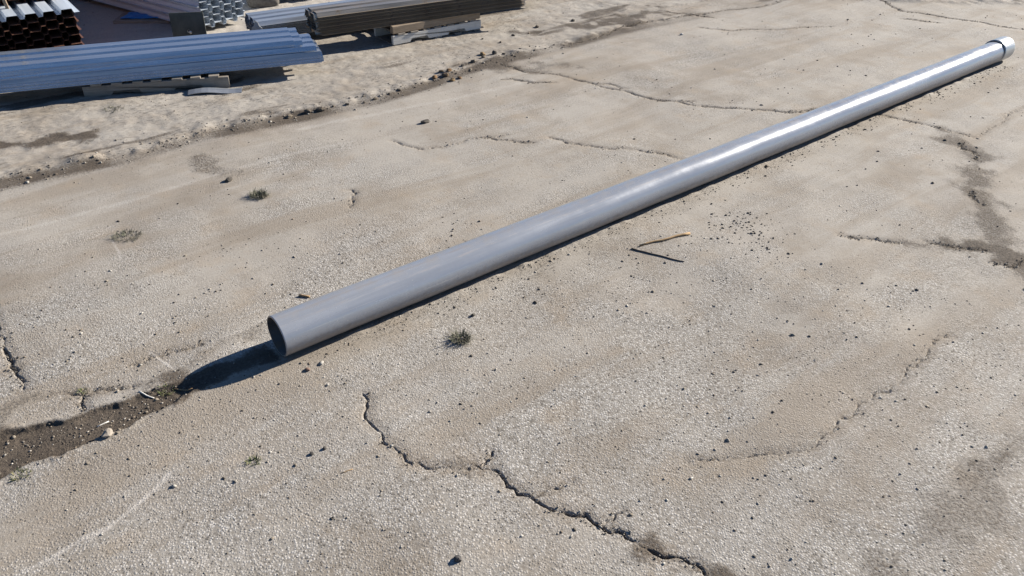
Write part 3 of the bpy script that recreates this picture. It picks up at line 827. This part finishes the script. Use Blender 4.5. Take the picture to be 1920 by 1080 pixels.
def bolt_mesh(name, r, l, mat):
    bm = bmesh.new()
    bmesh.ops.create_cone(bm, cap_ends=True, segments=6, radius1=r, radius2=r * 0.92, depth=l)
    bmesh.ops.create_cone(bm, cap_ends=True, segments=12, radius1=r * 0.5, radius2=r * 0.45, depth=l * 2.2, matrix=Matrix.Translation((0, 0, l * 0.8)))
    return bm_mesh(name, bm, mat)
bolt_me = bolt_mesh('bolt', 0.016, 0.014, M['bolt'])

dp = empty('base_plate', (-3.40, 8.10, 0.0), D(14)); dp.rotation_euler[0] = D(-7)
setp(dp, 'dark square steel plate with a hole, standing on edge behind the sheets', 'steel plate')
link('plate', plate('plate', 0.33, 0.345, 0.022, 0.018, (0.0, 0.16), M['steel_dark']), dp, (0, 0, 0))
link('bolt', bolt_me, dp, (0.012, -0.012, 0.150), (D(90), 0, 0))

# --- long low galvanised bundle with pale end plate
a4 = D(34.0)
o4 = (-2.66, 8.07)
bundle('low_galvanised_decking_bundle', (o4[0], o4[1], 0.10), a4, 3, 3.6, 15, [M['galv_dull'], M['galv']],
       'low galvanised deck bundle with pale upright plate at its end', 'nest', 0.0095, 0.012, 0.003, 12)
for k, d in enumerate((0.45, 2.6)):
    p = off(off(o4, a4, d), a4 + D(90), 0.23)
    timber('timber_bearer', (p[0], p[1], 0.0), a4 + D(90), 0.50, 0.09, 0.098, M['wood_grey'],
           ['timber bearer under the near end of the low galvanised bundle', 'timber bearer under the far end of the low galvanised bundle'][k])
gp_ = empty('end_plate', (*off(off(o4, a4, -0.03), a4 + D(90), -0.02), 0.02), D(12)); gp_.rotation_euler[0] = D(-4)
setp(gp_, 'pale grey upright plate with a bolt at the end of the low bundle', 'steel plate')
bm = bmesh.new()
pr = [(-0.052, 0.0), (0.052, 0.0), (0.055, 0.20), (0.030, 0.225), (0.020, 0.262), (-0.008, 0.268), (-0.020, 0.235), (-0.050, 0.205)]
fa = [bm.verts.new((x, -0.005, z)) for x, z in pr]; fb = [bm.verts.new((x, 0.005, z)) for x, z in pr]
bm.faces.new(fa); bm.faces.new(fb[::-1])
for k in range(len(pr)): bm.faces.new((fa[k], fa[(k+1) % len(pr)], fb[(k+1) % len(pr)], fb[k]))
link('plate', bm_mesh('plate', bm, M['steel_grey']), gp_, (0, 0, 0))
link('bolt', bolt_me, gp_, (0.02, -0.012, 0.06), (D(90), 0, 0))

# --- weathered brown-grey bundle on the white pallet
a5 = D(32.8)
o5 = off((0.075, 9.21), a5, -2.46)
def fan5(k): return (-0.012 * math.sin(k * 1.9), 0.0015 * k, 0.0)
bundle('weathered_decking_bundle', (o5[0], o5[1], 0.205), a5, 2, 2.46, 19, [M['weathered']],
       'weathered brown-grey deck bundle resting on the white pallet', 'nest', 0.0094, 0.025, 0.004, 15, fan=fan5, lip=0.03)
pa = (np.array((-1.340, 8.335)[:2]) + np.array((-0.424, 8.973)[:2])) / 2
a5p = D(38.0)
pa = (pa[0] + 0.02, pa[1] - 0.045)
pallet('white_pallet', (pa[0], pa[1], 0.0), a5p, M['wood_white'], M['wood_grey'], 'white painted wooden pallet under the weathered sheet bundle', L=1.14, W=0.80)
p = off((pa[0], pa[1]), a5p + D(90), 0.035)
timber('brown_beam', (p[0], p[1], 0.123), a5p, 1.13, 0.055, 0.081, M['wood_brown'], 'brown timber beam lying along the front of the white pallet', 'timber')
p = off((pa[0], pa[1]), a5p + D(90), 0.36)
timber('rear_beam', (p[0], p[1], 0.123), a5p, 1.10, 0.055, 0.081, M['wood_brown'], 'brown timber beam under the back of the weathered bundle', 'timber')
# --- things cut by the top of the picture
q = (-3.128, 9.684)
bm = bmesh.new()
bmesh.ops.create_cube(bm, size=1.0)
bmesh.ops.subdivide_edges(bm, edges=bm.edges, cuts=5, use_grid_fill=True)
rq = random.Random(4)
for v in bm.verts:
    c = v.co.copy(); l = max(abs(c.x), abs(c.y), abs(c.z)) * 2
    s = c.normalized() * 0.62
    v.co = c.lerp(s, 0.35)
    v.co = Vector((v.co.x * 0.36, v.co.y * 0.26, (v.co.z + 0.45) * 0.20)) + Vector((rq.uniform(-.006, .006), rq.uniform(-.006, .006), rq.uniform(-.004, .004)))
cb = link('dirty_block', bm_mesh('dirty_block', bm, M['concrete'], True), None, (q[0], q[1] + 0.13, 0.0), (0, 0, D(25)))
setp(cb, 'rounded dark concrete lump between the stacks at the top edge', 'block')

o6 = (-2.943, 9.748)
a6 = D(34)
c6 = off(off((o6[0], o6[1]), a6 + D(90), 0.10), a6, 0.05)
bundle('raised_decking_bundle', (c6[0], c6[1], 0.125), a6, 4, 3.4, 14, [M['weathered']],
       'dark deck bundle raised on pale blocks at the top edge', 'nest', 0.009, 0.02, 0.004, 22)
for k, d in enumerate((0.40, 1.7, 2.9)):
    p = off(off(c6, a6, d), a6 + D(90), 0.30)
    timber('pale_block', (p[0], p[1], 0.0), a6 + D(90), 0.66, 0.075, 0.123, M['wood_white'],
           ['pale timber block under the left end of the raised dark bundle', 'middle pale timber block under the raised dark bundle', 'right pale timber block under the raised dark bundle'][k])

# scrap lying in front of the grey pallet
sc = (-2.713, 6.761)
bm = bmesh.new()
L_, W_ = 0.46, 0.13
rows = []
for i in range(9):
    x = (i / 8 - .5) * L_
    row = []
    for j in range(5):
        y = (j / 4 - .5) * W_
        zz = 0.022 + 0.03 * (0.5 - abs(j / 4 - .5)) + 0.012 * math.sin(i * .7)
        row.append((x, y, zz))
    rows.append(row)
tv = [[bm.verts.new(c) for c in r] for r in rows]; bv = [[bm.verts.new((c[0], c[1], c[2] - 0.004)) for c in r] for r in rows]
for i in range(8):
    for j in range(4):
        bm.faces.new((tv[i][j], tv[i+1][j], tv[i+1][j+1], tv[i][j+1])); bm.faces.new((bv[i][j], bv[i][j+1], bv[i+1][j+1], bv[i+1][j]))
    for j in (0, 4): bm.faces.new((tv[i][j], tv[i+1][j], bv[i+1][j], bv[i][j]))
for j in range(4):
    for i in (0, 8): bm.faces.new((tv[i][j], tv[i][j+1], bv[i][j+1], bv[i][j]))
so = link('bent_metal_offcut', bm_mesh('bent_metal_offcut', bm, M['galv_dull']), None, (sc[0], sc[1], 0.0), (0, 0, D(14)))
setp(so, 'bent galvanised offcut lying on the dirt beside the grey pallet', 'metal offcut')

# ------------------------------------------------------------------ small things on the ground
def stick(name, a, b, r0, r1, mat, label, bends=6, seed=1, lift=0.0):
    rnd = random.Random(seed)
    a = np.array(a[:2]); b = np.array(b[:2]); L = np.hypot(*(b - a)); d = (b - a) / L; nn = np.array([-d[1], d[0]])
    bm = bmesh.new(); rings = []
    for i in range(bends + 1):
        t = i / bends
        p = a + d * L * t + nn * (0 if i in (0, bends) else rnd.uniform(-1, 1) * L * 0.014)
        r = r0 + (r1 - r0) * t
        z = gz(p[0], p[1]) + r * 0.8 + lift * t
        rings.append([bm.verts.new((p[0] - a[0] + nn[0] * r * math.cos(u) , p[1] - a[1] + nn[1] * r * math.cos(u), z + r * math.sin(u))) for u in [2 * math.pi * k / 7 for k in range(7)]])
    for A, B in zip(rings[:-1], rings[1:]):
        for k in range(7): bm.faces.new((A[k], A[(k+1) % 7], B[(k+1) % 7], B[k]))
    bm.faces.new(rings[0]); bm.faces.new(rings[-1][::-1])
    o = link(name, bm_mesh(name, bm, mat, True), None, (a[0], a[1], 0))
    return setp(o, label, 'stick')

stick('brown_stick', (0.800, 4.197), (1.142, 4.359), 0.006, 0.009, M['stick'], 'straight light brown stick on the pavement near the pipe', 7, 2, 0.0)
stick('dark_stick', (0.743, 4.163), (1.049, 4.023), 0.0050, 0.0035, M['rod'], 'thin dark stick meeting the brown stick in a V', 8, 3)
stick('short_twig', (-1.190, 3.559), (-1.130, 3.546), 0.007, 0.006, M['stick'], 'short brown twig behind the near end of the pipe', 3, 4)
stick('pale_twig', (-1.750, 2.736), (-1.676, 2.715), 0.0035, 0.003, M['wood_white'], 'bent pale twig in the dark soil trough', 4, 5)
stick('pale_straw', (-1.856, 2.522), (-1.821, 2.560), 0.003, 0.003, M['wood_white'], 'pale straw lying in the trough at left', 3, 6)
stick('straw_at_shadow', (-1.604, 2.778), (-1.504, 2.754), 0.003, 0.0025, M['stick'], 'straw crossing the tip of the pipe shadow', 4, 7, 0.01)
stick('straw_near_weed', (-0.703, 2.258), (-0.659, 2.283), 0.002, 0.002, M['stick'], 'tiny straw left of the wide crack', 3, 8)

def stone_mesh(name, rnd, r, flat, tint, mat, sub=2):
    bm = bmesh.new()
    bmesh.ops.create_icosphere(bm, subdivisions=sub, radius=1.0)
    ph = [rnd.uniform(0, 6.28) for _ in range(6)]
    sx, sy = rnd.uniform(0.8, 1.3), rnd.uniform(0.65, 1.0)
    for v in bm.verts:
        c = v.co
        k = 1 + 0.16 * math.sin(3 * c.x + ph[0]) * math.cos(2.6 * c.y + ph[1]) + 0.12 * math.sin(5 * c.z + ph[2] + 3 * c.x) + rnd.uniform(-.06, .06)
        v.co = Vector((c.x * sx * k, c.y * sy * k, c.z * flat * k)) * r
    me = bm_mesh(name, bm, mat)
    ca = me.color_attributes.new('tint', 'FLOAT_COLOR', 'POINT')
    ca.data.foreach_set('color', list((*tint, 1.0)) * len(me.vertices))
    return me

def stone(name, p, r, flat, tint, label, cat='stone', group=None, seed=1, sub=2):
    rnd = random.Random(seed)
    o = link(name, stone_mesh(name, rnd, r, flat, tint, M['stones'], sub), None, (p[0], p[1], gz(p[0], p[1]) + r * flat * 0.45), (0, 0, rnd.uniform(0, 6.28)))
    return setp(o, label, cat, group)

stone('dark_pebble', (-0.184, 1.840), 0.016, 0.75, (0.06, 0.06, 0.062), 'dark pebble at the bottom edge left of the wide crack', seed=3)
stone('pale_stone', (-1.776, 2.460), 0.024, 0.55, (0.33, 0.29, 0.24), 'pale flat stone on the lower edge of the soil trough', seed=4)
stone('trough_rubble', (-1.816, 2.439), 0.020, 0.5, (0.27, 0.235, 0.19), 'brown rubble piece left of the pale stone on the trough edge', seed=5)
stone('reddish_pebble', (-1.000, 2.931), 0.013, 0.7, (0.20, 0.13, 0.10), 'reddish pebble in front of the near pipe end', seed=6)
stone('dark_clod', (-0.210, 3.434), 0.014, 0.7, (0.07, 0.065, 0.055), 'small dark clod between the grass tuft and the pipe', 'clod', seed=7)
stone('black_clod', (-2.028, 4.969), 0.030, 0.6, (0.065, 0.058, 0.05), 'black clod on the dust above the left grass tufts', 'clod', seed=8)
stone('lone_clod', (-0.756, 6.142), 0.035, 0.55, (0.075, 0.068, 0.058), 'lone dark clod between the ridge and the middle cracks', 'clod', seed=9)
stone('white_pebble', (1.866, 8.899), 0.020, 0.6, (0.55, 0.53, 0.50), 'small white pebble near the top of the pavement', seed=10)
stone('twin_pebble', (-0.852, 2.367), 0.011, 0.7, (0.07, 0.065, 0.06), 'left of two dark pebbles below the trough', seed=11)
stone('twin_pebble', (-0.803, 2.400), 0.010, 0.7, (0.07, 0.065, 0.06), 'right of two dark pebbles below the trough', seed=12)

# clods of the dirt ridge
rk = random.Random(77)
clod_px = [(-1.676, 6.384), (-1.591, 6.465), (-1.483, 6.510), (-1.359, 6.608), (-1.269, 6.693), (-1.159, 6.795), (-1.058, 6.913), (-0.349, 7.921), (-0.242, 7.999), (-0.132, 8.042), (-0.422, 7.743), (-0.521, 7.603), (-1.797, 6.291), (-1.901, 6.212), (0.664, 9.389), (0.248, 9.131), (-0.197, 8.432), (-0.376, 8.558), (-0.026, 8.725)]
for i, p in enumerate(clod_px):
    r = rk.uniform(0.014, 0.034)
    stone('ridge_clod', (p[0] + rk.uniform(-.02, .02), p[1] + rk.uniform(-.03, .03)), r, rk.uniform(0.5, 0.75), [(0.10, 0.082, 0.062), (0.16, 0.13, 0.095), (0.075, 0.066, 0.054)][i % 3],
          'dark soil clod along the loose dirt ridge', 'clod', 'soil clods along the dirt ridge', 100 + i)
for i, p in enumerate([(-0.782, 7.268), (-0.684, 7.321), (-0.610, 7.233), (-0.543, 7.298), (-0.728, 7.412), (-0.353, 8.010), (-0.655, 7.417)]):
    stone('rusty_clod', p, rk.uniform(0.022, 0.036), 0.55, [(0.20, 0.115, 0.05), (0.15, 0.10, 0.055), (0.23, 0.15, 0.07)][i % 3],
          'rust-brown clod in the heap at the ridge bend', 'clod', 'rust-brown clods heaped on the ridge', 200 + i)

def tuft(name, p, w, h, nb, tints, label, seed=1, spread=1.0):
    rnd = random.Random(seed)
    vs, fs, cols = [], [], []
    for b in range(nb):
        a = rnd.uniform(0, 6.283); rr = w * math.sqrt(rnd.random()) * 0.55
        bx, by = rr * math.cos(a), rr * math.sin(a) * 0.8
        la = a + rnd.gauss(0, 0.8); lean = rnd.uniform(0.2, 1.5) * spread
        L = h * (rnd.uniform(0.45, 1.25) if rnd.random() > 0.08 else rnd.uniform(1.3, 2.1)); wd = rnd.uniform(0.0012, 0.0028)
        zb = gz_cache(p[0] + bx, p[1] + by)
        px, py = -math.sin(la), math.cos(la)
        base = len(vs); c = rnd.choice(tints)
        prev = None
        for s in range(4):
            t = s / 3
            ang = lean * (0.35 + 0.8 * t)
            x = bx + math.cos(la) * L * t * math.sin(ang); y = by + math.sin(la) * L * t * math.sin(ang); z = zb + L * t * math.cos(min(ang, 1.45)) + 0.001
            ww = wd * (1 - 0.85 * t)
            vs += [(x - px * ww, y - py * ww, z), (x + px * ww, y + py * ww, z)]
            k = rnd.uniform(0.8, 1.2)
            cols += [(c[0] * k, c[1] * k, c[2] * k, 1.0)] * 2
        for s in range(3):
            fs.append((base + 2*s, base + 2*s + 1, base + 2*s + 3, base + 2*s + 2))
    me = mesh_of(name, vs, fs, M['grass'])
    ca = me.color_attributes.new('tint', 'FLOAT_COLOR', 'POINT')
    ca.data.foreach_set('color', [v for c in cols for v in c])
    o = link(name, me, None, (p[0], p[1], 0))
    return setp(o, label, 'grass tuft')
_gzc = {}
def gz_cache(x, y):
    k = (round(x, 2), round(y, 2))
    if k not in _gzc: _gzc[k] = gz(*k)
    return _gzc[k]
GREY = [(0.12, 0.125, 0.085), (0.19, 0.185, 0.13), (0.27, 0.245, 0.19), (0.09, 0.10, 0.065)]
GREEN = [(0.10, 0.14, 0.04), (0.16, 0.18, 0.07), (0.24, 0.22, 0.11)]
tuft('grass_tuft', (-0.263, 3.213), 0.10, 0.034, 300, GREY, 'grey-green grass tuft just below the pipe in the foreground', 1)
tuft('grass_tuft', (-1.746, 4.734), 0.11, 0.040, 300, GREY, 'dark grass tuft on the dust above the near pipe end', 2)
tuft('grass_tuft', (-2.419, 4.170), 0.17, 0.028, 240, GREY, 'flat grey grass tuft at left on the pavement', 3, 1.3)
tuft('grass_tuft', (-1.093, 2.323), 0.055, 0.016, 60, GREEN, 'tiny green weed on the pavement below the trough', 4, 1.2)
tuft('grass_tuft', (-2.034, 2.223), 0.07, 0.018, 60, GREEN, 'small green weed on the lower edge of the trough at left', 5, 1.2)
tuft('grass_tuft', (-1.630, 2.758), 0.06, 0.020, 50, GREEN, 'sparse weed at the tip of the pipe shadow', 6)
tuft('grass_tuft', (-3.413, 6.265), 0.15, 0.026, 120, GREY, 'low weed in the dirt below the grey pallet', 7, 1.3)
tuft('grass_tuft', (-2.013, 2.732), 0.04, 0.014, 40, GREEN, 'tiny weed at the crack beside the broken slab corner', 8, 1.2)

# loose grit and gravel: nobody could count it
def build_gravel(seed=9):
    rng = np.random.default_rng(seed)
    pts = []
    def in_view(n, rmin, rmax):
        th = np.radians(rng.uniform(-42, 43, n)); r = np.sqrt(rng.uniform(rmin ** 2, rmax ** 2, n))
        return np.stack([r * np.sin(th), r * np.cos(th)], -1)
    A = in_view(3400, 2.0, 12.0); szA = rng.lognormal(math.log(0.0032), 0.45, len(A))
    B = in_view(2600, 1.9, 4.5); szB = rng.lognormal(math.log(0.0030), 0.40, len(B))
    # along the ridge
    R = np.array([p[:2] for p in RIDGE]); k = rng.integers(0, len(R) - 5, 520); t = rng.random((520, 1))
    C = R[k] * (1 - t) + R[k + 1] * t + rng.normal(0, 0.11, (520, 2)) * np.array([0.8, 0.8]); szC = rng.lognormal(math.log(0.0048), 0.5, len(C))
    # the scatter of black grit right of the sticks
    ctr = np.array((1.512, 4.436)[:2])
    E = ctr + rng.normal(0, 1, (150, 2)) * np.array([0.13, 0.20]); szE = rng.lognormal(math.log(0.0041), 0.40, len(E))
    # rubble in the trough
    T = np.array([p[:2] for p in TROUGH]); k = rng.integers(0, len(T) - 4, 380); t = rng.random((380, 1))
    F = T[k] * (1 - t) + T[k + 1] * t + rng.normal(0, 0.06, (380, 2)); szF = rng.lognormal(math.log(0.0030), 0.45, len(F))
    # grit against the pipe
    s = rng.uniform(-0.1, PIPE_L, 700); l = -0.105 - np.abs(rng.normal(0, 0.07, 700))
    ca, sa = math.cos(PIPE_AZ), math.sin(PIPE_AZ)
    G = np.stack([PIPE_A[0] + s * ca - l * sa, PIPE_A[1] + s * sa + l * ca], -1); szG = rng.lognormal(math.log(0.0030), 0.45, 700)
    # crumbs broken from the edges of the cracks
    H = []
    for pts, w in CRACKS:
        Pc = np.array(pts); m = int(22 * len(Pc) ** 0.5 * (max(w, 0.0) / 0.004) ** 1.3)
        kk = rng.integers(0, len(Pc) - 1, m); tt = rng.random((m, 1))
        H.append(Pc[kk] * (1 - tt) + Pc[kk + 1] * tt + rng.normal(0, 0.016, (m, 2)))
    H = np.concatenate(H); szH = rng.lognormal(math.log(0.0023), 0.45, len(H))
    XY = np.concatenate([A, B, C, E, F, G, H]); SZ = np.concatenate([szA, szB, szC, szE, szF, szG, szH])
    kind = np.concatenate([np.full(len(a), i) for i, a in enumerate((A, B, C, E, F, G, H))])
    lat = -(XY[:, 0] - PIPE_A[0]) * sa + (XY[:, 1] - PIPE_A[1]) * ca; alg = (XY[:, 0] - PIPE_A[0]) * ca + (XY[:, 1] - PIPE_A[1]) * sa
    keep = ~((np.abs(lat) < 0.10) & (alg > -0.02) & (alg < PIPE_L + 0.25))
    cl = fbm(XY[:, 0], XY[:, 1], 1.6, 3, 201)
    keep &= (kind != 0) | (cl > rng.uniform(-0.5, 0.35, len(cl)))
    XY, SZ, kind = XY[keep], SZ[keep], kind[keep]
    SZ = np.clip(SZ * (1 + 0.05 * np.hypot(XY[:, 0], XY[:, 1])), 0.0015, 0.028)
    Z = gz_many(XY[:, 0], XY[:, 1])
    # base shape: squashed, irregular octahedron with belt (8 verts, 12 faces)
    n = len(XY)
    ang = np.linspace(0, 2 * np.pi, 6, endpoint=False)
    base = np.concatenate([np.stack([np.cos(ang), np.sin(ang), np.zeros(6)], -1), [[0, 0, 0.8]], [[0, 0, -0.8]]])
    V = base[None] * (1 + rng.uniform(-0.32, 0.32, (n, 8, 1)))
    V[:, :, 2] += rng.uniform(-0.15, 0.15, (n, 8))
    V *= np.stack([rng.uniform(0.75, 1.4, n), rng.uniform(0.6, 1.0, n), rng.uniform(0.45, 0.9, n)], -1)[:, None]
    ph = rng.uniform(0, 2 * np.pi, n); c, s_ = np.cos(ph), np.sin(ph)
    x = V[:, :, 0] * c[:, None] - V[:, :, 1] * s_[:, None]; y = V[:, :, 0] * s_[:, None] + V[:, :, 1] * c[:, None]
    V = np.stack([x, y, V[:, :, 2]], -1) * SZ[:, None, None]
    V[:, :, 0] += XY[:, 0:1]; V[:, :, 1] += XY[:, 1:2]; V[:, :, 2] += (Z + SZ * 0.22)[:, None]
    tri = np.array([(k, (k + 1) % 6, 6) for k in range(6)] + [((k + 1) % 6, k, 7) for k in range(6)])
    Fc = (tri[None] + 8 * np.arange(n)[:, None, None]).reshape(-1, 3).astype(np.int32)
    me = bpy.data.meshes.new('gravel')
    me.vertices.add(n * 8); me.vertices.foreach_set('co', V.reshape(-1).astype(np.float32))
    me.loops.add(len(Fc) * 3); me.loops.foreach_set('vertex_index', Fc.ravel())
    me.polygons.add(len(Fc)); me.polygons.foreach_set('loop_start', np.arange(0, len(Fc) * 3, 3, dtype=np.int32))
    me.update(calc_edges=True)
    pal = np.array([(0.07, 0.065, 0.058), (0.11, 0.098, 0.082), (0.30, 0.275, 0.24), (0.22, 0.19, 0.15), (0.42, 0.40, 0.36), (0.15, 0.12, 0.09)])
    pr = np.where((kind == 1)[:, None], np.array([.10, .14, .28, .22, .18, .08]), np.array([.15, .20, .18, .25, .08, .14]))
    pr = np.where((kind == 3)[:, None], np.array([.75, .2, 0, .05, 0, 0]), pr)
    cum = pr.cumsum(1); pick = (rng.random((n, 1)) > cum).sum(1).clip(0, 5)
    colr = pal[pick] * rng.uniform(0.8, 1.2, (n, 1))
    C4 = np.repeat(np.concatenate([colr, np.ones((n, 1))], 1), 8, axis=0)
    at = me.color_attributes.new('tint', 'FLOAT_COLOR', 'POINT')
    at.data.foreach_set('color', C4.ravel().astype(np.float32))
    me.materials.append(M['stones'])
    me.validate()
    o = link('gravel', me)
    setp(o, 'loose dark grit and small gravel strewn over the pavement', 'gravel', kind='stuff')
build_gravel()
